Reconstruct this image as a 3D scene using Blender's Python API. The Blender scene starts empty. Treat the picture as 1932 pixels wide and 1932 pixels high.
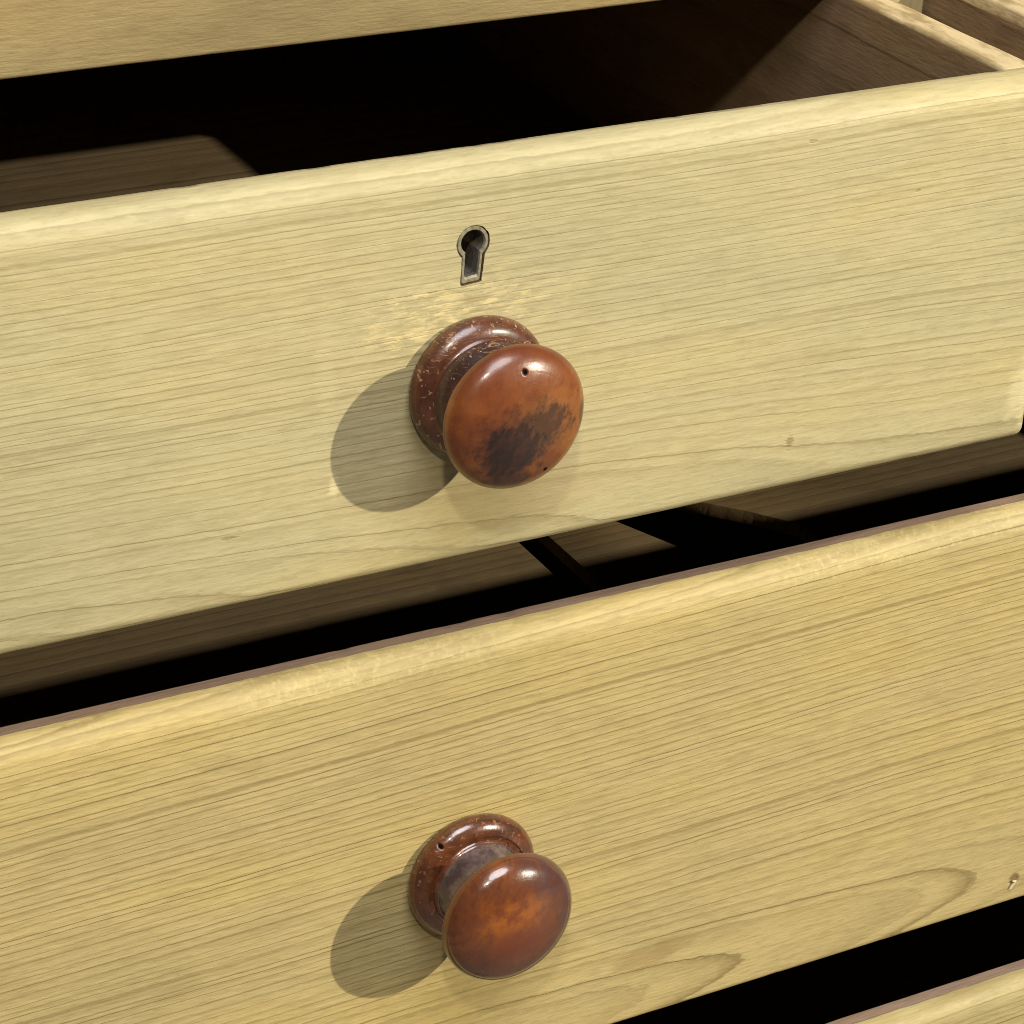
import bpy, bmesh, math, random
from mathutils import Vector, Matrix, noise

# ------------------------------------------------------------------ camera, light, exposure
MM = 0.001
scene = bpy.context.scene
C = scene.collection
CAM_POS = (-597.66, -689.39, 274.73)
YAW, PITCH, ROLL, FPX = 0.5066, 0.4781, 0.0422, 4971.1

cam_data = bpy.data.cameras.new('camera')
cam_data.sensor_width = 36.0
cam_data.lens = FPX / 1932.0 * 36.0
cam_data.clip_start = 0.02
cam_data.clip_end = 60.0
cam = bpy.data.objects.new('camera', cam_data)
C.objects.link(cam)
_f = Vector((math.sin(YAW) * math.cos(PITCH), math.cos(YAW) * math.cos(PITCH), -math.sin(PITCH)))
_r0 = Vector((math.cos(YAW), -math.sin(YAW), 0))
_u0 = _r0.cross(_f)
_r = math.cos(ROLL) * _r0 + math.sin(ROLL) * _u0
_u = -math.sin(ROLL) * _r0 + math.cos(ROLL) * _u0
M = Matrix((_r, _u, -_f)).transposed().to_4x4()
M.translation = Vector(CAM_POS) * MM
cam.matrix_world = M
scene.camera = cam

world = bpy.data.worlds.new('World')
scene.world = world
world.use_nodes = True
bg = world.node_tree.nodes['Background']
bg.inputs['Color'].default_value = (1.0, 0.98, 0.94, 1)
bg.inputs['Strength'].default_value = 0.06


def lamp(name, kind, loc, power, color, size, target=None, shape='DISK'):
    d = bpy.data.lights.new(name, kind)
    d.energy = power
    d.color = color
    if kind == 'AREA':
        d.shape = shape
        d.size = size
    else:
        d.shadow_soft_size = size
    o = bpy.data.objects.new(name, d)
    o.location = loc
    if target is not None:
        o.rotation_euler = (Vector(target) - Vector(loc)).to_track_quat('-Z', 'Y').to_euler()
    C.objects.link(o)
    return o


KNOB = Vector((-0.229, -0.025, -0.085))
KEY_DIR = Vector((0.89, -1.0, 0.56)).normalized()
lamp('key_lamp', 'POINT', KNOB + KEY_DIR * 4.0, 700, (1.0, 0.925, 0.74), 0.026)
LEFT_DIR = Vector((-0.55, -1.0, 1.12)).normalized()
lamp('left_lamp', 'POINT', KNOB + LEFT_DIR * 2.0, 56, (1.0, 0.92, 0.76), 0.05)
lamp('overhead_fill', 'AREA', (-0.3, -1.0, 1.85), 42, (0.96, 0.96, 1.0), 1.2, (-0.2, 0, -0.2))  # unseen soft fill added from above to lift shadows and top edges

vs = scene.view_settings
vs.view_transform = 'Standard'
vs.look = 'None'
vs.exposure = 0.0
vs.gamma = 1.0
vs.use_curve_mapping = False
scene.cycles.filter_width = 1.0
scene.cycles.max_bounces = 6
scene.cycles.diffuse_bounces = 4
scene.cycles.glossy_bounces = 3
scene.cycles.caustics_reflective = False
scene.cycles.caustics_refractive = False


# ------------------------------------------------------------------ node helper
class NT:
    def __init__(self, name):
        self.m = bpy.data.materials.new(name)
        self.m.use_nodes = True
        self.t = self.m.node_tree
        self.b = self.t.nodes['Principled BSDF']
        self.x = 0

    def node(self, typ, **kw):
        n = self.t.nodes.new(typ)
        for k, v in kw.items():
            setattr(n, k, v)
        return n

    def put(self, sock, v):
        if isinstance(v, bpy.types.NodeSocket):
            self.t.links.new(v, sock)
        elif v is not None:
            sock.default_value = v

    def math(self, op, a, b=None, c=None, clamp=False):
        n = self.node('ShaderNodeMath', operation=op, use_clamp=clamp)
        self.put(n.inputs[0], a)
        self.put(n.inputs[1], b)
        self.put(n.inputs[2], c)
        return n.outputs[0]

    def sep(self, v):
        n = self.node('ShaderNodeSeparateXYZ')
        self.put(n.inputs[0], v)
        return n.outputs

    def comb(self, x, y, z):
        n = self.node('ShaderNodeCombineXYZ')
        for i, v in enumerate((x, y, z)):
            self.put(n.inputs[i], v)
        return n.outputs[0]

    def scale(self, v, s):
        n = self.node('ShaderNodeVectorMath', operation='MULTIPLY')
        self.put(n.inputs[0], v)
        n.inputs[1].default_value = s
        return n.outputs[0]

    def add(self, v, s):
        n = self.node('ShaderNodeVectorMath', operation='ADD')
        self.put(n.inputs[0], v)
        self.put(n.inputs[1], s)
        return n.outputs[0]

    def noise(self, v, scale=1.0, detail=2.0, rough=0.5, dist=0.0, dim='3D', color=False):
        n = self.node('ShaderNodeTexNoise', noise_dimensions=dim)
        if dim == '1D':
            self.put(n.inputs['W'], v)
        else:
            self.put(n.inputs['Vector'], v)
        n.inputs['Scale'].default_value = scale
        n.inputs['Detail'].default_value = detail
        n.inputs['Roughness'].default_value = rough
        n.inputs['Distortion'].default_value = dist
        return n.outputs['Color' if color else 'Fac']

    def white(self, w):
        n = self.node('ShaderNodeTexWhiteNoise', noise_dimensions='1D')
        self.put(n.inputs['W'], w)
        return n.outputs['Value']

    def ramp(self, fac, stops, interp='LINEAR'):
        n = self.node('ShaderNodeValToRGB')
        n.color_ramp.interpolation = interp
        e = n.color_ramp.elements
        while len(e) < len(stops):
            e.new(0.5)
        for i, (p, c) in enumerate(stops):
            e[i].position = p
            e[i].color = (c[0], c[1], c[2], 1) if isinstance(c, (tuple, list)) else (c, c, c, 1)
        self.put(n.inputs[0], fac)
        return n.outputs[0]

    def smooth(self, v, lo, hi, a=0.0, b=1.0):
        n = self.node('ShaderNodeMapRange', interpolation_type='SMOOTHSTEP')
        self.put(n.inputs['Value'], v)
        n.inputs['From Min'].default_value = lo
        n.inputs['From Max'].default_value = hi
        n.inputs['To Min'].default_value = a
        n.inputs['To Max'].default_value = b
        return n.outputs['Result']

    def mix(self, fac, a, b, mode='MIX'):
        n = self.node('ShaderNodeMix', data_type='RGBA', blend_type=mode)
        self.put(n.inputs[0], fac)
        for s, v in ((n.inputs[6], a), (n.inputs[7], b)):
            if isinstance(v, tuple):
                v = (v[0], v[1], v[2], 1)
            self.put(s, v)
        return n.outputs[2]

    def bump(self, h, strength, dist, normal=None):
        n = self.node('ShaderNodeBump')
        n.inputs['Strength'].default_value = strength
        n.inputs['Distance'].default_value = dist
        self.put(n.inputs['Height'], h)
        if normal is not None:
            self.put(n.inputs['Normal'], normal)
        return n.outputs[0]

    def coord(self):
        return self.node('ShaderNodeTexCoord').outputs['Object']


def blob(k, x, z, cx, cz, rx, rz, edge=0.35, jitter=None, amount=0.5):
    """soft elliptical mask on a face lying in x/z"""
    dx = k.math('DIVIDE', k.math('SUBTRACT', x, cx), rx)
    dz = k.math('DIVIDE', k.math('SUBTRACT', z, cz), rz)
    d = k.math('SQRT', k.math('ADD', k.math('MULTIPLY', dx, dx), k.math('MULTIPLY', dz, dz)))
    if jitter is not None:
        d = k.math('ADD', d, k.math('MULTIPLY', k.math('SUBTRACT', jitter, 0.5), amount))
    return k.smooth(d, 1.0 - edge, 1.0 + edge, 1.0, 0.0)


def pine(name, pith=(0.04, -0.05), tilt=(0.02, 0.0), spacing=0.0045, light=(0.60, 0.50, 0.27), dark=(0.36, 0.27, 0.105),
         seed=0.0, line=0.8, bump=0.35, axis='X', rough=0.55, blotch=0.25, warp=0.0042, extra=None, stain=None):
    """sawn softwood: growth rings about a pith line that runs along the board"""
    k = NT(name)
    P = k.coord()
    s = k.sep(P)
    if axis == 'X':
        u, v, w = s[0], s[1], s[2]
    elif axis == 'Y':
        u, v, w = s[1], s[0], s[2]
    else:
        u, v, w = s[2], s[1], s[0]
    us = k.math('ADD', u, seed)
    Q = k.comb(us, v, w)
    # slow wander of the fibres
    wan = k.noise(k.scale(Q, (3.0, 7.0, 9.0)), 1.0, 1.0, 0.45)
    wan2 = k.noise(k.scale(Q, (20.0, 40.0, 60.0)), 1.0, 1.0, 0.55)
    jag = k.noise(k.scale(Q, (190.0, 420.0, 420.0)), 1.0, 1.0, 0.6)
    vv = k.math('ADD', k.math('SUBTRACT', k.math('SUBTRACT', v, pith[0]), k.math('MULTIPLY', u, tilt[0])),
                k.math('MULTIPLY', k.math('SUBTRACT', 0.5, wan), warp * 2))
    ww = k.math('ADD', k.math('SUBTRACT', k.math('SUBTRACT', w, pith[1]), k.math('MULTIPLY', u, tilt[1])),
                k.math('MULTIPLY', k.math('SUBTRACT', wan, 0.5), warp * 2))
    r = k.math('SQRT', k.math('ADD', k.math('MULTIPLY', vv, vv), k.math('MULTIPLY', ww, ww)))
    r = k.math('ADD', r, k.math('MULTIPLY', k.math('SUBTRACT', wan2, 0.5), 0.0009))
    r = k.math('ADD', r, k.math('MULTIPLY', k.math('SUBTRACT', jag, 0.5), 0.00042))
    rn = k.math('DIVIDE', r, spacing)
    rn = k.math('ADD', rn, k.math('MULTIPLY', k.noise(k.math('MULTIPLY', rn, 0.45), 1.0, 2.0, 0.6, dim='1D'), 1.5))
    idx = k.math('FLOOR', rn)
    fr = k.math('FRACT', rn)
    late = k.ramp(fr, [(0.0, 0.50), (0.10, 0.06), (0.40, 0.0), (0.66, 0.16), (0.85, 0.66), (0.93, 1.0), (1.0, 0.50)])
    # every ring its own strength, fading along the board
    strength = k.math('MULTIPLY_ADD', k.white(idx), 0.70, 0.34)
    along = k.noise(k.comb(k.math('MULTIPLY', us, 4.5), k.math('MULTIPLY', idx, 3.7), 0.0), 1.0, 1.0, 0.6)
    along = k.smooth(along, 0.30, 0.60, 0.42, 1.0)
    latem = k.math('MULTIPLY', k.math('MULTIPLY', late, strength), along)
    # fibres and short flecks
    fib = k.noise(k.scale(Q, (70.0, 800.0, 800.0)), 1.0, 1.0, 0.6)
    fleck = k.noise(k.scale(Q, (210.0, 900.0, 900.0)), 1.0, 2.0, 0.65)
    blo = k.noise(k.scale(Q, (5.0, 14.0, 15.0)), 1.0, 3.0, 0.6)
    blo2 = k.noise(k.scale(Q, (34.0, 80.0, 90.0)), 1.0, 2.0, 0.6)
    col = k.mix(k.math('MULTIPLY', latem, line, clamp=True), light, dark)
    body = k.smooth(fr, 0.1, 0.8, 0.0, 0.14)
    col = k.mix(body, col, dark)
    col = k.mix(k.math('MULTIPLY', k.smooth(fib, 0.40, 0.72), 0.22), col, dark)
    col = k.mix(k.math('MULTIPLY', k.smooth(fleck, 0.52, 0.74), 0.22), col, dark)
    col = k.mix(k.math('MULTIPLY', k.smooth(fleck, 0.44, 0.24), 0.26), col, (min(1, light[0] * 1.25), min(1, light[1] * 1.22), light[2] * 1.25))
    tone = k.ramp(blo, [(0.30, (0.80, 0.82, 0.84)), (0.5, (1, 1, 1)), (0.68, (1.10, 1.04, 0.86))])
    col = k.mix(min(1.0, blotch * 5), col, tone, 'MULTIPLY')
    col = k.mix(k.math('MULTIPLY', k.smooth(blo2, 0.52, 0.75), blotch), col, dark)
    hgt = k.math('ADD', k.math('MULTIPLY', latem, -1.0), k.math('MULTIPLY', fib, 0.45))
    hgt = k.math('ADD', hgt, k.math('MULTIPLY', fleck, 0.6))
    hgt = k.math('ADD', hgt, k.math('MULTIPLY', blo2, 0.6))
    rgh = k.math('MULTIPLY_ADD', fleck, 0.25, rough - 0.12)
    if extra:
        col, hgt = extra(k, s, Q, col, hgt, fib, fleck, blo2)
    k.put(k.b.inputs['Base Color'], col)
    k.put(k.b.inputs['Roughness'], rgh)
    k.b.inputs['Specular IOR Level'].default_value = 0.35
    k.put(k.b.inputs['Normal'], k.bump(hgt, bump, 0.0006))
    return k.m


# ------------------------------------------------------------------ object helpers (millimetres in, metres out)
def link(name, me, mats, parent=None, loc=(0, 0, 0)):
    for m in (mats if isinstance(mats, (list, tuple)) else [mats]):
        me.materials.append(m)
    o = bpy.data.objects.new(name, me)
    C.objects.link(o)
    o.location = loc
    if parent is not None:
        o.parent = parent
    return o


def thing(name, label, cat, base, group=None):
    o = bpy.data.objects.new(name, None)
    o.empty_display_size = 0.05
    o.location = Vector(base) * MM
    C.objects.link(o)
    o['label'] = label
    o['category'] = cat
    if group:
        o['group'] = group
    o['base_mm'] = base
    return o


def smooth_mesh(me, ang=32):
    me.polygons.foreach_set('use_smooth', [True] * len(me.polygons))
    me.set_sharp_from_angle(angle=math.radians(ang))


def org(parent):
    while parent is not None and 'base_mm' not in parent:
        parent = parent.parent
    return Vector(parent['base_mm']) if parent is not None else Vector((0, 0, 0))


def box(name, lo, hi, mat, parent, bevel=1.2, wear=0.0, seed=0, cuts=0, axis=0):
    """box from world corners (mm); parts of an Empty are stored relative to it"""
    o_ = org(parent)
    bm = bmesh.new()
    bmesh.ops.create_cube(bm, size=1.0)
    lo, hi = Vector(lo), Vector(hi)
    for v in bm.verts:
        v.co = Vector([lo[i] + (v.co[i] + 0.5) * (hi[i] - lo[i]) for i in range(3)])
    if cuts:
        ed = [e for e in bm.edges if abs((e.verts[0].co - e.verts[1].co)[axis]) > 1e-3]
        bmesh.ops.subdivide_edges(bm, edges=ed, cuts=cuts, use_grid_fill=True)
    if bevel:
        bmesh.ops.bevel(bm, geom=[e for e in bm.edges if e.calc_face_angle(0) > 0.5], offset=bevel, segments=3, affect='EDGES', profile=0.5)
    for v in bm.verts:
        if wear:
            n = noise.noise_vector(v.co * 0.018 + Vector((seed * 7.1, 0, 0))) * wear + noise.noise_vector(v.co * 0.07 + Vector((0, seed * 3.3, 0))) * wear * 0.4
            n[axis] = 0
            v.co += n
        v.co = (v.co - o_) * MM
    me = bpy.data.meshes.new(name)
    bm.to_mesh(me)
    bm.free()
    smooth_mesh(me)
    return link(name, me, mat, parent)


def front_mesh(x0, x1, yf, zt, zb, thick, top, bot, lipflat, seed, n=420, mat_top=1, end=2.6):
    """drawer front: a worn profile swept along x. top = (depth, height) of the front round-over, bot likewise"""
    td, th = top
    bd, bh = bot
    prof = []          # (y, z, is_flat_top, zone)
    for i in range(9):
        a = math.pi / 2 * i / 8
        prof.append((bd - bd * math.sin(a), zb + bh - bh * math.cos(a), 0))
    for i in range(1, 10):
        prof.append((0.0, zb + bh + (zt - th - zb - bh) * i / 10, 0))
    for i in range(11):
        a = math.pi / 2 * i / 10
        prof.append((td - td * math.cos(a), zt - th + th * math.sin(a), 1))
    prof.append((td + 0.25, zt - 0.4 if lipflat else zt, 2))
    prof.append((thick - 1.0, zt - (0.7 if lipflat else 0.9), 2))
    prof.append((thick, zt - 2.0, 3))
    prof.append((thick, zb + 1.0, 4))
    prof.append((thick - 1.0, zb, 4))
    m = len(prof)
    bm = bmesh.new()
    rows = []
    xs = [x0 + (x1 - x0) * i / n for i in range(n + 1)]
    # extra stations close to the ends for the rounded corners
    ext = [end * (1 - math.cos(math.pi / 2 * i / 6)) for i in range(7)]
    xs = sorted(set([round(x0 + e, 3) for e in ext] + [x for x in xs if x0 + end + 1 < x < x1 - end - 1] + [round(x1 - e, 3) for e in ext]))
    zc = (zt + zb) / 2
    rg = random.Random(int(seed * 17))
    chips = [(rg.uniform(x0, x1), rg.uniform(1.2, 4.5), rg.uniform(0.15, 0.6)) for _ in range(int((x1 - x0) / 70))]
    bchips = [(rg.uniform(x0, x1), rg.uniform(1.5, 5.0), rg.uniform(0.1, 0.35)) for _ in range(int((x1 - x0) / 90))]
    for x in xs:
        d = min(x - x0, x1 - x)
        q = 0.0
        if d < end:
            q = end - math.sqrt(max(0.0, end * end - (end - d) ** 2))
        row = []
        ct = sum(a * math.exp(-((x - c) / w) ** 2) for c, w, a in chips)
        cb = sum(a * math.exp(-((x - c) / w) ** 2) for c, w, a in bchips)
        for j, (y, z, zone) in enumerate(prof):
            w1 = noise.noise((x * 0.012, seed * 5.3, 1.0 if zone else 0.0))
            w2 = noise.noise((x * 0.09, seed * 9.1, 3.0))
            w3 = noise.noise((x * 0.33, seed * 2.7, 7.0))
            yy, zz = y, z
            if zone in (1, 2):
                k = 1.0 if zone == 2 else max(0.0, (z - (zt - th)) / th)
                zz += k * (0.16 * w1 + 0.06 * w2 + 0.03 * w3) - (ct * k * 0.6 if lipflat else ct * k * 0.35)
                if zone == 1:
                    yy += k * (0.45 * w1 + 0.30 * w2 + 0.14 * w3) * (1.0 if lipflat else 0.5) + k * ct * 0.8
                elif j == m - 5 - 0 and lipflat:
                    yy += 0.45 * w1 + 0.30 * w2 + 0.14 * w3
            elif j < 9:
                k = 1 - (z - zb) / bh
                zz += k * (0.18 * w1 + 0.06 * w2 + cb)
                yy += (1 - k) * 0.0
            if q:
                sgn = 1 if zz < zc else -1
                if zone in (0, 1) or zone == 2:
                    yy = yy + q * (0.9 if yy < thick - 2 else 0)
                zz += sgn * q * 0.6 * min(1.0, abs(zz - zc) / (zt - zc)) ** 6
            row.append(bm.verts.new((x, yf + yy, zz)))
        rows.append(row)
    for a, b in zip(rows[:-1], rows[1:]):
        for j in range(m):
            j2 = (j + 1) % m
            f = bm.faces.new((a[j], b[j], b[j2], a[j2]))
            if prof[j][2] == 2 or (prof[j][2] == 1 and prof[j2][2] == 2):
                f.material_index = mat_top
            elif prof[j][2] in (3, 4) and prof[j2][2] in (3, 4):
                f.material_index = 2
    bm.faces.new(rows[0])
    bm.faces.new(list(reversed(rows[-1])))
    bmesh.ops.recalc_face_normals(bm, faces=bm.faces[:])
    return bm


def bm_to(name, bm, mats, parent, ang=32):
    o_ = org(parent)
    for v in bm.verts:
        v.co = (v.co - o_) * MM
    me = bpy.data.meshes.new(name)
    bm.to_mesh(me)
    bm.free()
    smooth_mesh(me, ang)
    return link(name, me, mats, parent)


def lathe(name, prof, mat, parent, loc, seg=96, wob=0.25, seed=0, closed=True):
    """(radius, distance from the drawer face) pairs turned about the -y axis"""
    # refine the profile with a Catmull-Rom pass
    pts = []
    for i in range(len(prof) - 1):
        p0 = prof[max(0, i - 1)]
        p1, p2 = prof[i], prof[i + 1]
        p3 = prof[min(len(prof) - 1, i + 2)]
        for t in (0.0, 0.25, 0.5, 0.75):
            q = []
            for c in (0, 1):
                q.append(0.5 * (2 * p1[c] + (p2[c] - p0[c]) * t + (2 * p0[c] - 5 * p1[c] + 4 * p2[c] - p3[c]) * t * t + (3 * p1[c] - p0[c] - 3 * p2[c] + p3[c]) * t ** 3))
            pts.append((max(0.0, q[0]), q[1]))
    pts.append(prof[-1])
    bm = bmesh.new()
    rows = []
    for r, h in pts:
        if r < 0.02:
            rows.append([bm.verts.new((0, -h * MM, 0))])
            continue
        row = []
        for i in range(seg):
            a = 2 * math.pi * i / seg
            rr = r * (1 + 0.012 * math.cos(2 * a + seed) * wob) + wob * 0.5 * noise.noise((math.cos(a) * 1.3 + seed * 3, math.sin(a) * 1.3, h * 0.07)) * min(1, r / 10)
            row.append(bm.verts.new((rr * math.cos(a) * MM, -(h + wob * 0.35 * noise.noise((math.cos(a) * r * 0.05, math.sin(a) * r * 0.05, seed * 4.7 + h * 0.05))) * MM, rr * math.sin(a) * MM)))
        rows.append(row)
    for a, b in zip(rows[:-1], rows[1:]):
        na, nb = len(a), len(b)
        for i in range(seg):
            j = (i + 1) % seg
            if na == 1 and nb == 1:
                break
            if na == 1:
                bm.faces.new((a[0], b[i], b[j]))
            elif nb == 1:
                bm.faces.new((a[i], a[j], b[0]))
            else:
                bm.faces.new((a[i], a[j], b[j], b[i]))
    for end in (rows[0], rows[-1]):
        if len(end) > 1 and closed:
            bm.faces.new(end)
    bmesh.ops.recalc_face_normals(bm, faces=bm.faces[:])
    me = bpy.data.meshes.new(name)
    bm.to_mesh(me)
    bm.free()
    smooth_mesh(me, 50)
    return link(name, me, mat, parent, loc)


# ------------------------------------------------------------------ materials
KEY_X, KEY_Z = -233.2, -34.0           # keyhole, world mm
K1X, K1Z = -231.1, -83.3               # knob of the keyhole drawer
K2X, K2Z = -220.2, -287.2              # knob of the wide drawer
UP_BASE = (-229.0, 7.0, -148.5)
LOW_BASE = (11.0, 19.6, -382.5)


def rel(base, x, z):
    return ((x - base[0]) * MM, (z - base[2]) * MM)


def extra_upper(k, s, Q, col, hgt, fib, fleck, blo2):
    x, z = s[0], s[2]
    # scraped, paler wood round the keyhole and above the knob
    cx, cz = rel(UP_BASE, -240, -58)
    n1 = k.noise(k.scale(Q, (60, 90, 110)), 1.0, 4.0, 0.7)
    m = blob(k, x, z, cx, cz, 0.031, 0.012, 0.7, n1, 1.8)
    sc = k.noise(k.scale(Q, (120, 700, 520)), 1.0, 4.0, 0.7)
    m1 = k.math('MULTIPLY', m, k.smooth(sc, 0.47, 0.60))
    col = k.mix(k.math('MULTIPLY', m1, 0.72), col, (0.72, 0.58, 0.28))
    m2 = k.math('MULTIPLY', m, k.smooth(sc, 0.46, 0.34))
    col = k.mix(k.math('MULTIPLY', m2, 0.45), col, (0.33, 0.24, 0.10))
    # the knob's weaker second shadow, painted as a browner patch below it
    cx, cz = rel(UP_BASE, -214, -126)
    st = blob(k, x, z, cx, cz, 0.034, 0.012, 0.6, n1, 1.0)
    col = k.mix(k.math('MULTIPLY', st, 0.35), col, (0.40, 0.28, 0.12))
    # small dents
    for dx, dz, rx, rz, a in ((-104, -129.5, 0.0013, 0.0021, 0.6), (-106, -17, 0.0014, 0.0006, 0.35), (-60, -41, 0.0010, 0.0005, 0.4), (-318, -122, 0.0022, 0.0006, 0.4)):
        cx, cz = rel(UP_BASE, dx, dz)
        d = blob(k, x, z, cx, cz, rx, rz, 0.6, fleck, 2.5)
        col = k.mix(k.math('MULTIPLY', d, a), col, (0.22, 0.15, 0.06))
        hgt = k.math('ADD', hgt, k.math('MULTIPLY', d, -1.0))
    # rubbed finish left of the knob; paler strips along the right end
    for (dx, dz, rx, rz, a) in ((-281, -110.5, 0.0018, 0.0035, 0.6), (-284, -66, 0.003, 0.018, 0.10), (0.2, -80, 0.0022, 0.055, 0.55), (-3, -128, 0.004, 0.010, 0.4)):
        cx, cz = rel(UP_BASE, dx, dz)
        d = blob(k, x, z, cx, cz, rx, rz, 0.6, fleck, 2.0)
        col = k.mix(k.math('MULTIPLY', d, a), col, (0.72, 0.62, 0.36))
    return col, hgt


def extra_lower(k, s, Q, col, hgt, fib, fleck, blo2):
    x, z = s[0], s[2]
    n1 = k.noise(k.scale(Q, (50, 90, 160)), 1.0, 4.0, 0.7)
    for dx, dz, rx, rz, a in ((-140, -352, 0.013, 0.0048, 0.5), (-126, -349, 0.010, 0.004, 0.4), (-192, -333, 0.022, 0.008, 0.22)):  # brown marks; the last blob paints the knob's faint second shadow
        cx, cz = rel(LOW_BASE, dx, dz)
        d = blob(k, x, z, cx, cz, rx, rz, 0.3, n1, 1.6)
        col = k.mix(k.math('MULTIPLY', d, a), col, (0.30, 0.21, 0.08))
    for dx, dz, r in ((42.5, -369.2, 0.0022),):
        cx, cz = rel(LOW_BASE, dx, dz)
        d = blob(k, x, z, cx, cz, r, r, 0.5, n1, 0.9)
        col = k.mix(k.math('MULTIPLY', d, 0.75), col, (0.16, 0.10, 0.04))
        hgt = k.math('ADD', hgt, k.math('MULTIPLY', d, -3.0))
    # rubbed bright band of short cross scratches below the top edge
    cz = (-192 - LOW_BASE[2]) * MM
    band = k.smooth(k.math('ABSOLUTE', k.math('SUBTRACT', z, cz)), 0.004, 0.012, 1.0, 0.0)
    sc = k.noise(k.scale(Q, (420, 300, 330)), 1.0, 2.0, 0.7)
    seg = k.noise(k.scale(Q, (14, 1, 1)), 1.0, 2.0, 0.5)
    mm = k.math('MULTIPLY', k.math('MULTIPLY', band, k.smooth(sc, 0.48, 0.70)), k.smooth(seg, 0.42, 0.6))
    col = k.mix(k.math('MULTIPLY', mm, 0.38), col, (0.64, 0.53, 0.26))
    return col, hgt


PINE_UP = pine('pine_front_keyhole', pith=(0.034, 0.000), tilt=(0.030, 0.004), spacing=0.0025, light=(0.490, 0.427, 0.238), dark=(0.240, 0.187, 0.080),
               seed=2.3, line=0.52, bump=0.32, extra=extra_upper, blotch=0.14)
PINE_LOW = pine('pine_front_wide', pith=(0.046, 0.020), tilt=(0.045, 0.045), spacing=0.0028, light=(0.505, 0.402, 0.182), dark=(0.205, 0.145, 0.052),
                seed=0.9, line=0.80, bump=0.45, extra=extra_lower, blotch=0.12)
PINE_3 = pine('pine_front_bottom', pith=(0.03, 0.02), tilt=(0.02, 0.015), spacing=0.0035, light=(0.49, 0.40, 0.185), dark=(0.25, 0.18, 0.065), seed=5.1, line=0.7, bump=0.5)
PINE_4 = pine('pine_front_neighbour', pith=(0.03, 0.02), tilt=(0.02, 0.015), spacing=0.0035, light=(0.50, 0.43, 0.228), dark=(0.25, 0.19, 0.08), seed=7.7, line=0.7, bump=0.5)
RAIL = pine('pine_rail', pith=(0.02, 0.74), tilt=(0.03, 0.02), spacing=0.0075, light=(0.36, 0.275, 0.130), dark=(0.18, 0.124, 0.050), seed=3.7, line=0.75, bump=0.5, blotch=0.3)
TOPEDGE = pine('aged_edge', spacing=0.003, light=(0.30, 0.205, 0.145), dark=(0.15, 0.095, 0.065), seed=4.0, line=0.5, bump=0.5, blotch=0.4, rough=0.7)
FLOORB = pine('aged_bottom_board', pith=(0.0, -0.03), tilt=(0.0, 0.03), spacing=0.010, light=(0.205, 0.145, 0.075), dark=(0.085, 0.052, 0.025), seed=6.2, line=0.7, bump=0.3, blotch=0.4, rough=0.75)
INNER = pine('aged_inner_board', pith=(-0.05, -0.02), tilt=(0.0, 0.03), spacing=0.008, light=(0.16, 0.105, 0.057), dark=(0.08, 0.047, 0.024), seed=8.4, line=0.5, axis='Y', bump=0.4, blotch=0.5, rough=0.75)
CARC = pine('pine_carcass', pith=(0.03, 0.0), spacing=0.006, light=(0.42, 0.33, 0.165), dark=(0.24, 0.165, 0.07), seed=9.4, line=0.6, axis='Z', blotch=0.35)


def extra_side(k, s, Q, col, hgt, fib, fleck, blo2):
    # dark, hand-worn patches on the top of the drawer side
    n = k.noise(k.scale(Q, (26, 90, 40)), 1.0, 4.0, 0.65)
    top = k.smooth(s[2], 0.1395, 0.1405)
    lightw = k.mix(k.smooth(n, 0.42, 0.60), (0.34, 0.245, 0.115), (0.62, 0.49, 0.27))
    return k.mix(top, col, lightw), hgt


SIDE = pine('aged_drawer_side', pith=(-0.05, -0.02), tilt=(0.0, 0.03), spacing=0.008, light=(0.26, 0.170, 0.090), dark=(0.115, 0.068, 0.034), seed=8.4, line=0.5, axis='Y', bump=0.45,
            blotch=0.5, rough=0.75, extra=extra_side)


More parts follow.
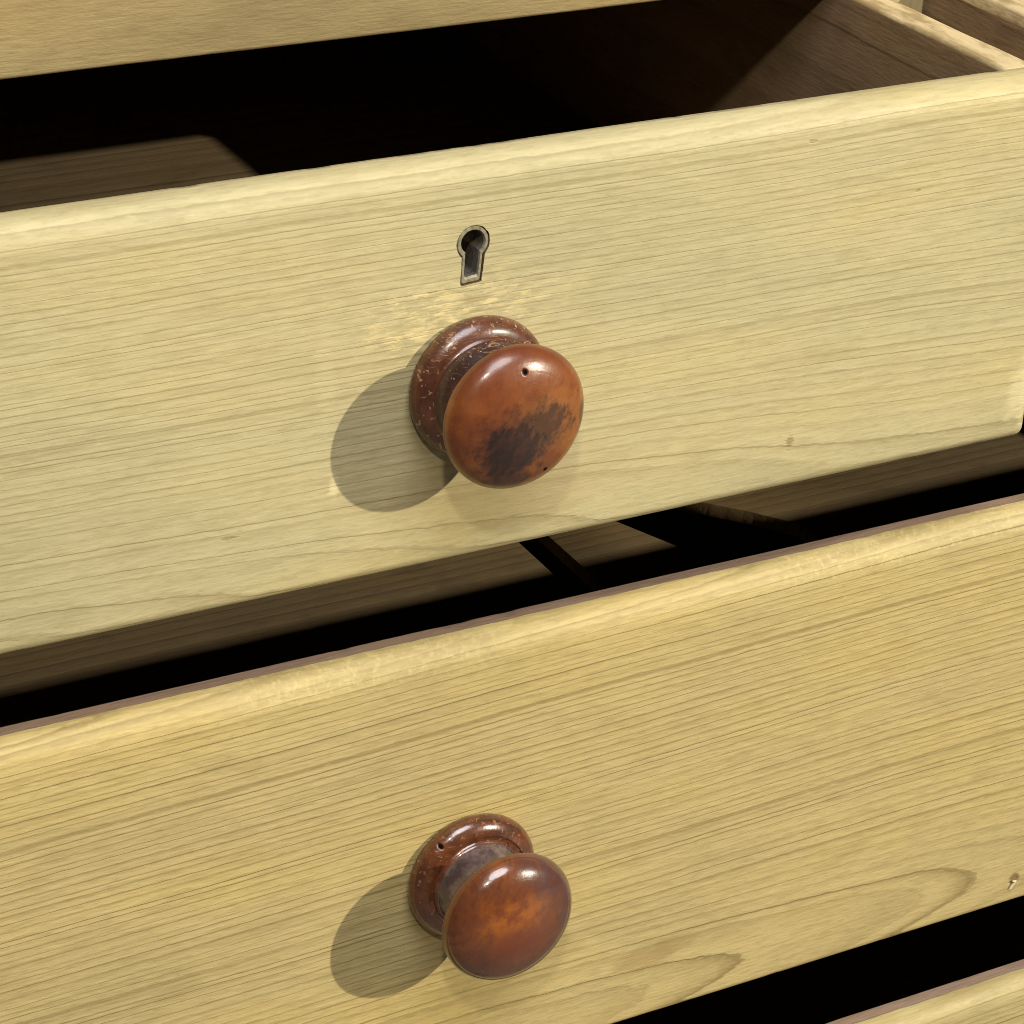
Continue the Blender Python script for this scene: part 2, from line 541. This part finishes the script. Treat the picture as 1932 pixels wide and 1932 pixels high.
def varnish(name, kind, seed):
    k = NT(name)
    P = k.coord()
    s = k.sep(P)
    x, z = s[0], s[2]
    h = k.math('MULTIPLY', s[1], -1.0)
    r = k.math('SQRT', k.math('ADD', k.math('MULTIPLY', x, x), k.math('MULTIPLY', z, z)))
    Q = k.add(P, (seed, seed * 0.3, 0))
    grain = k.noise(k.scale(Q, (500, 120, 130)), 1.0, 4.0, 0.62, 0.6)
    big = k.noise(k.scale(Q, (60, 60, 60)), 1.0, 4.0, 0.6)
    mid = k.noise(k.scale(Q, (170, 170, 170)), 1.0, 5.0, 0.65)
    fine = k.noise(k.scale(Q, (900, 900, 900)), 1.0, 3.0, 0.7)
    streak = k.noise(k.add(k.scale(Q, (330, 60, 330)), k.comb(0.0, 0.0, k.math('MULTIPLY', x, -260.0))), 1.0, 4.0, 0.7)
    mott = k.math('ADD', k.math('MULTIPLY', mid, 0.6), k.math('MULTIPLY', streak, 0.4))
    turned = k.noise(k.math('MULTIPLY', k.math('ADD', r, k.math('MULTIPLY', h, 1.0)), 1500.0), 1.0, 2.0, 0.7, dim='1D')
    if kind == 'a':
        col = k.ramp(big, [(0.30, (0.120, 0.030, 0.010)), (0.50, (0.190, 0.055, 0.014)), (0.70, (0.28, 0.095, 0.021))])
        col = k.mix(k.math('MULTIPLY', k.smooth(streak, 0.48, 0.70), 0.45), col, (0.10, 0.025, 0.010))
        # upper half of the face redder, worn lighter band across the middle
        up = k.smooth(z, 0.006, 0.022)
        col = k.mix(k.math('MULTIPLY', up, 0.6), col, (0.115, 0.027, 0.011))
        band = blob(k, x, z, 0.010, 0.000, 0.014, 0.009, 0.45, mott, 2.6)
        col = k.mix(k.math('MULTIPLY', band, 0.65), col, (0.34, 0.130, 0.034))
        # black worn finish on the face
        d1 = blob(k, x, z, -0.0045, -0.0075, 0.0118, 0.0125, 0.45, mott, 3.0)
        d2 = blob(k, x, z, 0.0030, -0.0005, 0.0140, 0.0085, 0.50, mott, 3.8)
        d3 = blob(k, x, z, -0.0040, -0.0185, 0.0060, 0.0050, 0.35, mott, 2.4)
        d4 = blob(k, x, z, 0.0225, -0.0010, 0.0020, 0.0050, 0.35, mott, 1.2)
        d = k.math('MAXIMUM', k.math('MAXIMUM', d1, k.math('MULTIPLY', d2, 0.86)), k.math('MAXIMUM', k.math('MULTIPLY', d3, 0.85), k.math('MULTIPLY', d4, 0.8)))
        face = k.smooth(h, 0.0225, 0.0255)
        col = k.mix(k.math('MULTIPLY', k.math('MULTIPLY', d, face), 0.94), col, k.mix(k.smooth(streak, 0.38, 0.66), (0.008, 0.006, 0.007), (0.036, 0.013, 0.010)))
        # wormholes
        holes = ((-0.0005, 0.0185, 0.0010), (0.0085, -0.0172, 0.0008))
        fl = (0.105, 0.036, 0.018)
        nk = (0.042, 0.018, 0.017)
    else:
        col = k.ramp(big, [(0.30, (0.085, 0.024, 0.010)), (0.52, (0.130, 0.038, 0.013)), (0.72, (0.19, 0.060, 0.016))])
        col = k.mix(k.math('MULTIPLY', k.smooth(streak, 0.46, 0.68), 0.55), col, (0.075, 0.020, 0.010))
        cr = blob(k, x, z, -0.0030, 0.0055, 0.0110, 0.0080, 0.85, mott, 2.2)
        col = k.mix(k.math('MULTIPLY', cr, 0.85), col, k.mix(k.smooth(mid, 0.40, 0.62), (0.30, 0.085, 0.007), (0.17, 0.036, 0.007)))
        md = blob(k, x, z, -0.0005, -0.0045, 0.0105, 0.0065, 0.6, mott, 2.2)
        col = k.mix(k.math('MULTIPLY', md, 0.8), col, (0.115, 0.022, 0.008))
        rim = k.math('MULTIPLY', k.smooth(r, 0.0125, 0.020), k.smooth(x, -0.006, 0.012))  # grey-purple reflection painted on the right rim
        rim = k.math('MULTIPLY', rim, k.smooth(mid, 0.32, 0.62, 0.4, 1.0))
        col = k.mix(k.math('MULTIPLY', rim, 0.85), col, (0.070, 0.036, 0.036))
        lo = k.smooth(z, -0.006, -0.018)
        col = k.mix(k.math('MULTIPLY', lo, 0.45), col, (0.085, 0.034, 0.022))
        holes = ((-0.0148, 0.0190, 0.0009),)
        fl = (0.13, 0.040, 0.015)
        nk = (0.125, 0.090, 0.088)
    # flange and neck tones
    isfl = k.smooth(h, 0.0095, 0.0085)
    isnk = k.math('MULTIPLY', k.smooth(h, 0.0085, 0.0098), k.smooth(h, 0.0228, 0.0200) if kind == 'a' else k.smooth(h, 0.0262, 0.0225))
    flc = k.mix(k.smooth(mid, 0.35, 0.65), fl, tuple(c * 0.45 for c in fl))
    col = k.mix(k.math('MULTIPLY', isfl, 0.85), col, flc)
    nkc = k.mix(k.smooth(mid, 0.38, 0.60), nk, tuple(c * 0.4 for c in nk))
    col = k.mix(k.math('MULTIPLY', isnk, 0.9), col, nkc)
    # pale chips and scuffs
    chip = k.noise(k.scale(Q, (560, 560, 560)), 1.0, 3.0, 0.6)
    where = k.smooth(h, 0.019, 0.012) if kind == 'a' else k.math('MULTIPLY', k.smooth(h, 0.012, 0.008), 0.5)
    cm = k.math('MULTIPLY', k.smooth(chip, 0.615, 0.67), where)
    scr = k.noise(k.scale(Q, (120, 300, 900)), 1.0, 4.0, 0.7, 1.5)
    cm2 = k.math('MULTIPLY', k.smooth(scr, 0.56, 0.68), k.math('MULTIPLY', where, k.smooth(z, 0.004, 0.016)))
    col = k.mix(k.math('MULTIPLY', cm, 0.7), col, (0.42, 0.27, 0.16))
    col = k.mix(k.math('MULTIPLY', cm2, 0.55), col, (0.42, 0.24, 0.12))
    hgt = k.math('ADD', k.math('MULTIPLY', mid, 0.55), k.math('ADD', k.math('MULTIPLY', streak, 0.3), k.math('MULTIPLY', turned, 0.16)))
    allh = 0.0
    for cx, cz, rr in holes:
        d = blob(k, x, z, cx, cz, rr, rr, 0.4, fine, 0.5)
        if kind == 'a':
            d = k.math('MULTIPLY', d, k.smooth(h, 0.0225, 0.0255))
        else:
            d = k.math('MULTIPLY', d, k.smooth(h, 0.010, 0.0085))
        allh = k.math('MAXIMUM', allh, d)
        col = k.mix(d, col, (0.006, 0.004, 0.003))
        hgt = k.math('ADD', hgt, k.math('MULTIPLY', d, -4.0))
    k.put(k.b.inputs['Base Color'], col)
    k.put(k.b.inputs['Roughness'], k.math('MULTIPLY_ADD', mid, 0.30, 0.16 if kind == 'a' else 0.09))
    keep = k.math('SUBTRACT', 1.0, allh)
    k.put(k.b.inputs['Specular IOR Level'], k.math('MULTIPLY', keep, 0.5))
    k.put(k.b.inputs['Coat Weight'], k.math('MULTIPLY', keep, 0.35 if kind == 'a' else 0.7))
    k.b.inputs['Coat Roughness'].default_value = 0.16 if kind == 'a' else 0.06
    k.put(k.b.inputs['Normal'], k.bump(hgt, 0.22, 0.0008))
    return k.m


VARN_A = varnish('worn_varnish', 'a', 0.37)
VARN_B = varnish('glossy_varnish', 'b', 1.91)


def metal(name, col, rough, met=0.9):
    k = NT(name)
    P = k.coord()
    n = k.noise(k.scale(P, (700, 700, 700)), 1.0, 4.0, 0.65)
    n2 = k.noise(k.scale(P, (160, 160, 160)), 1.0, 3.0, 0.6)
    c = k.mix(k.smooth(n, 0.4, 0.7), col, tuple(v * 0.45 for v in col))
    c = k.mix(k.math('MULTIPLY', k.smooth(n2, 0.5, 0.7), 0.5), c, (0.16, 0.14, 0.07))
    k.put(k.b.inputs['Base Color'], c)
    k.put(k.b.inputs['Metallic'], k.smooth(n2, 0.45, 0.75, met, met * 0.5))
    k.put(k.b.inputs['Roughness'], k.math('MULTIPLY_ADD', n, 0.3, rough))
    k.put(k.b.inputs['Normal'], k.bump(n, 0.2, 0.0004))
    return k.m


BRASS = metal('tarnished_brass', (0.33, 0.30, 0.20), 0.45, 0.45)
IRON = metal('dark_iron', (0.14, 0.125, 0.11), 0.45, 0.45)


def plain(name, col, rough=0.7, var=0.3, sc=60):
    k = NT(name)
    n = k.noise(k.scale(k.coord(), (sc, sc, sc)), 1.0, 4.0, 0.6)
    k.put(k.b.inputs['Base Color'], k.mix(k.smooth(n, 0.3, 0.7), col, tuple(c * (1 - var) for c in col)))
    k.b.inputs['Roughness'].default_value = rough
    return k.m


SPLINTER = plain('fresh_splinter', (0.80, 0.70, 0.44), 0.6, 0.15, 400)
DUSTY = plain('shop_floor', (0.16, 0.14, 0.12), 0.6, 0.3, 4)

# ------------------------------------------------------------------ setting
YR = 114.8                              # front plane of the carcass
XL, XR = -481.0, 503.0                  # outer faces of the chest
ZFLOOR = -755.0
bm = bmesh.new()
bmesh.ops.create_grid(bm, x_segments=1, y_segments=1, size=2.2)
me = bpy.data.meshes.new('floor')
bm.to_mesh(me)
bm.free()
fl = link('floor', me, DUSTY, None, (0, -0.4, ZFLOOR * MM))
fl['kind'] = 'structure'

# ------------------------------------------------------------------ carcass
chest = thing('chest_of_drawers', 'pine chest carcass with rail and narrow stile that holds the open drawers', 'chest', (11.0, 330.0, ZFLOOR))
box('top_rail', (-458.8, YR, -2.0), (480.8, YR + 22, 52), RAIL, chest, 1.5, 0.35, 1, 60, 0)
box('top_board', (XL - 12, YR - 14, 52.2), (XR + 12, 585, 74), RAIL, chest, 3)
box('side_board', (XL, YR, -730), (XL + 22, 572, 52), CARC, chest, 1.5)
box('side_board', (XR - 22, YR, -730), (XR, 572, 52), CARC, chest, 1.5)
box('back_board', (XL + 22.2, 560, -690), (XR - 22.2, 570, 51.6), INNER, chest, 0.8)
box('stile', (-0.5, YR + 0.6, -152), (22.8, YR + 24, -2.2), CARC, chest, 1.2)
box('drawer_rail', (-458.8, YR, -184), (480.8, YR + 40, -152.2), CARC, chest, 1.2)
box('drawer_rail', (-458.8, YR, -409), (480.8, YR + 40, -386), CARC, chest, 1.2)
box('base_rail', (-458.8, YR, -730), (480.8, YR + 40, -661), CARC, chest, 1.5)
for x0, x1, z in ((-458.8, -436, -152.2), (-24, -0.7, -152.2), (23, 46, -152.2), (458, 480.8, -152.2),
                  (-458.8, -436, -386), (458, 480.8, -386), (-458.8, -436, -660.8), (458, 480.8, -660.8)):
    box('runner', (x0, YR + 40.2, z - 16), (x1, 559.8, z + 0.2), INNER, chest, 0.8)
for fx in (XL + 2, XR - 62):
    for fy in (YR + 4, 495):
        box('foot', (fx, fy, ZFLOOR), (fx + 60, fy + 60, -730.2), CARC, chest, 6)


# ------------------------------------------------------------------ drawers
GROUP = 'open drawers of the pine chest'


def drawer(label, base, x0, x1, yf, zt, zb, matf, sx0, sx1, top, bot, lipflat, seed, floor_z, panels, back_y, thick, group=GROUP, side_top=1.6, st=12, back_drop=4.0):
    d = thing('drawer', label, 'drawer', base, group)
    bm = front_mesh(x0, x1, yf, zt, zb, thick, top, bot, lipflat, seed)
    fr = bm_to('front', bm, [matf, TOPEDGE if lipflat else matf, INNER], d)
    yb = yf + thick + 0.15
    zlow = zb - 3.4 if False else zb + 0.6
    for a, b in ((sx0, sx0 + st), (sx1 - st, sx1)):
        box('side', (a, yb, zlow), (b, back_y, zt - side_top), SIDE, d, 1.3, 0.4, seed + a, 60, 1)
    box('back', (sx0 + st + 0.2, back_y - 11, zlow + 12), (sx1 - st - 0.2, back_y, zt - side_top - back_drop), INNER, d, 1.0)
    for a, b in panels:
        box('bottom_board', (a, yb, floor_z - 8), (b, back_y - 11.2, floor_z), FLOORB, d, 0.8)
    return d, fr


def knob(parent, x, y, z, mat, prof_head, prof_neck, prof_flange, seed):
    o_ = org(parent)
    loc = (Vector((x, y, z)) - o_) * MM
    hd = lathe('knob', prof_head, mat, parent, loc, seed=seed, closed=True)
    lathe('neck', prof_neck, mat, hd, (0, 0, 0), seed=seed, closed=True)
    lathe('flange', prof_flange, mat, hd, (0, 0, 0), seed=seed + 1.3, closed=True)
    return hd


# --- upper left: the keyhole drawer
H1B = -148.4
du, fu = drawer('pine drawer with a keyhole above its single brown knob', UP_BASE, -458, 2.6, 0.0, -5.6, H1B, PINE_UP, -455.5, -2.5,
                (9, 9), (6, 5), False, 1.0, -118.0, ((-441.3, -16.7),), 462, 14.0, st=14)


def keyhole_outline(cx, cz, r, hw, zb, n=28, off=0.0):
    """round hole with a straight slot below it; off leans the foot of the slot sideways"""
    a0 = math.asin(hw / r)
    pts = []
    for i in range(n + 1):
        a = -math.pi / 2 + a0 + (2 * math.pi - 2 * a0) * i / n
        pts.append((cx + r * math.cos(a), cz + r * math.sin(a)))
    zs = pts[n][1]
    cr = 0.9
    for i in range(1, 6):
        t = i / 5
        pts.append((cx - hw + off * t * 0.4, zs + (zb + cr - zs) * t))
    for i in range(1, 4):
        a = math.pi / 2 * i / 4
        pts.append((cx - hw + off * 0.4 + cr * (1 - math.cos(a)), zb + cr - cr * math.sin(a)))
    for i in range(3):
        a = math.pi / 2 * (1 - (i + 1) / 4)
        pts.append((cx + hw + off - cr * (1 - math.cos(a)), zb + 0.4 + cr - cr * math.sin(a)))
    for i in range(0, 5):
        t = 1 - i / 5
        pts.append((cx + hw + off * t, zs + (zb + 0.4 + cr - zs) * t))
    return pts


outer = keyhole_outline(KEY_X, KEY_Z, 5.8, 3.8, -48.0, off=-0.7)
inner = keyhole_outline(KEY_X + 0.1, KEY_Z + 0.0, 4.0, 2.4, -45.8, off=-0.6)


def prism(pts, y0, y1):
    bm = bmesh.new()
    a = [bm.verts.new((x, y0, z)) for x, z in pts]
    b = [bm.verts.new((x, y1, z)) for x, z in pts]
    n = len(pts)
    for i in range(n):
        bm.faces.new((a[i], a[(i + 1) % n], b[(i + 1) % n], b[i]))
    bm.faces.new(a)
    bm.faces.new(b)
    bmesh.ops.recalc_face_normals(bm, faces=bm.faces[:])
    return bm


# cut the keyhole right through the front
rnd = random.Random(4)
cut_pts = [(x + rnd.uniform(-0.12, 0.12) + (0.35 if (x > KEY_X + 3 and z < -38 and rnd.random() < 0.5) else 0), z + rnd.uniform(-0.1, 0.1)) for x, z in
           keyhole_outline(KEY_X, KEY_Z, 5.95, 3.95, -48.25, off=-0.7)]
cutter = bm_to('cutter', prism(cut_pts, -5, 22), [INNER], du)
md = fu.modifiers.new('cut', 'BOOLEAN')
md.operation = 'DIFFERENCE'
md.solver = 'EXACT'
md.object = cutter
bpy.context.view_layer.update()
dg = bpy.context.evaluated_depsgraph_get()
me2 = bpy.data.meshes.new_from_object(fu.evaluated_get(dg))
fu.modifiers.clear()
fu.data = me2
bpy.data.objects.remove(cutter)
smooth_mesh(fu.data)

bm = bmesh.new()
n = len(outer)
Y0, Y1 = 0.75, 13.5
o0 = [bm.verts.new((x, Y0 + 0.0, z)) for x, z in outer]
o1 = [bm.verts.new((x, Y1, z)) for x, z in outer]
m0 = [bm.verts.new(((x * 0.75 + X * 0.25), Y0 - 0.5, (z * 0.75 + Z * 0.25))) for (x, z), (X, Z) in zip(outer, inner)]
q0 = [bm.verts.new(((x * 0.25 + X * 0.75), Y0 - 0.5, (z * 0.25 + Z * 0.75))) for (x, z), (X, Z) in zip(outer, inner)]
i0 = [bm.verts.new((x, Y0 + 0.2, z)) for x, z in inner]
i1 = [bm.verts.new((x, Y1, z)) for x, z in inner]
for a, b in ((o1, o0), (o0, m0), (m0, q0), (q0, i0), (i0, i1), (i1, o1)):
    for i in range(n):
        j = (i + 1) % n
        f = bm.faces.new((a[i], a[j], b[j], b[i]))
        if a is i0:
            f.material_index = 1  # darker metal on the inner wall paints the shade inside the hole
bmesh.ops.recalc_face_normals(bm, faces=bm.faces[:])
esc = bm_to('escutcheon', bm, [BRASS, IRON], du)
esc.parent = fu
# lock case behind the front, with its pin standing in the hole
lock = box('lock', (KEY_X - 24, 34, -66), (KEY_X + 24, 38, -27), IRON, du, 1.0)

PHD = [(0, 19.0), (14.0, 18.4), (18.0, 19.2), (22.2, 20.8), (24.6, 22.6), (25.1, 24.2), (24.6, 26.2), (22.6, 28.8), (19.0, 31.0), (13.5, 32.8), (7, 33.8), (0, 34.1)]
PH1 = [(r * 0.989, h + 3.2) for r, h in PHD]
PN1 = [(0, 8.0), (18.6, 8.0), (18.9, 9.6), (18.3, 11.8), (16.9, 14.6), (15.6, 17.4), (15.2, 20.0), (15.4, 22.4), (0, 23.0)]
PFL = [(0, 0.05), (12, 0.05), (22.4, 0.05), (24.0, 0.6), (24.7, 2.4), (24.5, 4.4), (23.5, 6.2), (21.8, 7.7), (20.0, 8.5), (19.0, 8.6), (18.0, 8.2), (0, 8.1)]
PF1 = PFL
knob(du, K1X, 0, K1Z, VARN_A, PH1, PN1, PF1, 1.0)

# --- wide drawer below
Y2, Z2, H2 = 12.6, -189.2, 193.2
dl, flo = drawer('wide pine drawer with a glossy brown knob, below the keyhole drawer', LOW_BASE, -458, 480, Y2, Z2, Z2 - H2, PINE_LOW, -455.5, 477.5,
                 (8.5, 11), (5, 4), True, 2.0, -365.0, ((-443.3, -11.0),), 470, 15.5, side_top=28.0)
PH2 = [(r * 1.0275, (h if h < 24.3 else 24.2 + (h - 24.2) * 1.16) + 6.4) for r, h in PHD]
PN2 = [(0, 7.6), (17.0, 7.6), (17.0, 9.2), (16.0, 11.6), (14.6, 14.8), (13.9, 18.0), (14.0, 21.4), (15.0, 25.2), (0, 26.4)]
PF2 = [(r * 1.032, h * 0.98) for r, h in PFL]
knob(dl, K2X, Y2, K2Z, VARN_B, PH2, PN2, PF2, 2.6)
knob(dl, 240.0, Y2, K2Z, VARN_B, PH2, PN2, PF2, 4.4)

# right half of its bottom: two boards, their gap shaped to imitate a shadow
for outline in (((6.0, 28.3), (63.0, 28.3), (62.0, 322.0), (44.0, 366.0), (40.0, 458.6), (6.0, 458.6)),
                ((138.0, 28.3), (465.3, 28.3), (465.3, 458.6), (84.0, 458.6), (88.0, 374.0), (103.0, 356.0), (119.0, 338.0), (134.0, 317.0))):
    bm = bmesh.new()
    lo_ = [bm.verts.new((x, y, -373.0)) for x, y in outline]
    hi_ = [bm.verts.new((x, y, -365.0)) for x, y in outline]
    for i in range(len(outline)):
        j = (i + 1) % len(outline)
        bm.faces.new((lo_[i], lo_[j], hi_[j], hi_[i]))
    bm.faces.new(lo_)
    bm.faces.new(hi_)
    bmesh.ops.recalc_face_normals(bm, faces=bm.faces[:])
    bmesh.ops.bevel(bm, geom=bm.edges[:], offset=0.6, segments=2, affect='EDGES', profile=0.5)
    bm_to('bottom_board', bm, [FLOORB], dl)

# splinter lifting out of a small hole near the bottom edge
bm = bmesh.new()
L = [(-1.0, -2.6, 0.9), (-0.2, -0.6, 1.1), (0.6, 1.0, 0.9), (-0.6, 1.6, 0.5)]
ring = []
for i, (dx, dz, w) in enumerate(L):
    ring.append([bm.verts.new((41.9 + dx + w * math.cos(a) * 0.8, Y2 - 0.5 - 0.25 * i + 0.55 * math.sin(a), -370.8 + dz + 0.3 * w * math.cos(a))) for a in (0, 1.2, 2.4, 3.6, 4.9)])
for a, b in zip(ring[:-1], ring[1:]):
    for i in range(5):
        bm.faces.new((a[i], a[(i + 1) % 5], b[(i + 1) % 5], b[i]))
bm.faces.new(ring[0])
bm.faces.new(ring[-1])
bmesh.ops.recalc_face_normals(bm, faces=bm.faces[:])
sp = bm_to('splinter', bm, [SPLINTER], dl)
sp.parent = flo
sp['label'] = 'pale torn splinter of fresh wood'

# --- bottom drawer
d3, f3 = drawer('bottom pine drawer showing only its brown top edge under the wide drawer', (11, 10, -657), -458, 480, 0.0, -416.0, -657, PINE_3, -455.5, 477.5,
                (8, 9), (5, 4), True, 3.0, -642.0, ((-443.3, 465.3),), 452, 15.0, back_drop=90.0)
knob(d3, -218.0, 0, -530, VARN_B, PH2, PN2, PF2, 6.1)
knob(d3, 240.0, 0, -530, VARN_B, PH2, PN2, PF2, 7.3)

# --- neighbour of the keyhole drawer
d4, f4 = drawer('neighbouring pine drawer, its shaded side board seen past the narrow stile', (251, 7, -148.5), 22, 480, 1.5, -5.6, H1B, PINE_4, 24.5, 477.5,
                (9, 9), (6, 5), False, 4.0, -112.0, ((38.7, 463.3),), 458, 14.0, st=14, side_top=-2.0)
knob(d4, 251.0, 1.5, K1Z, VARN_A, PH1, PN1, PF1, 8.2)
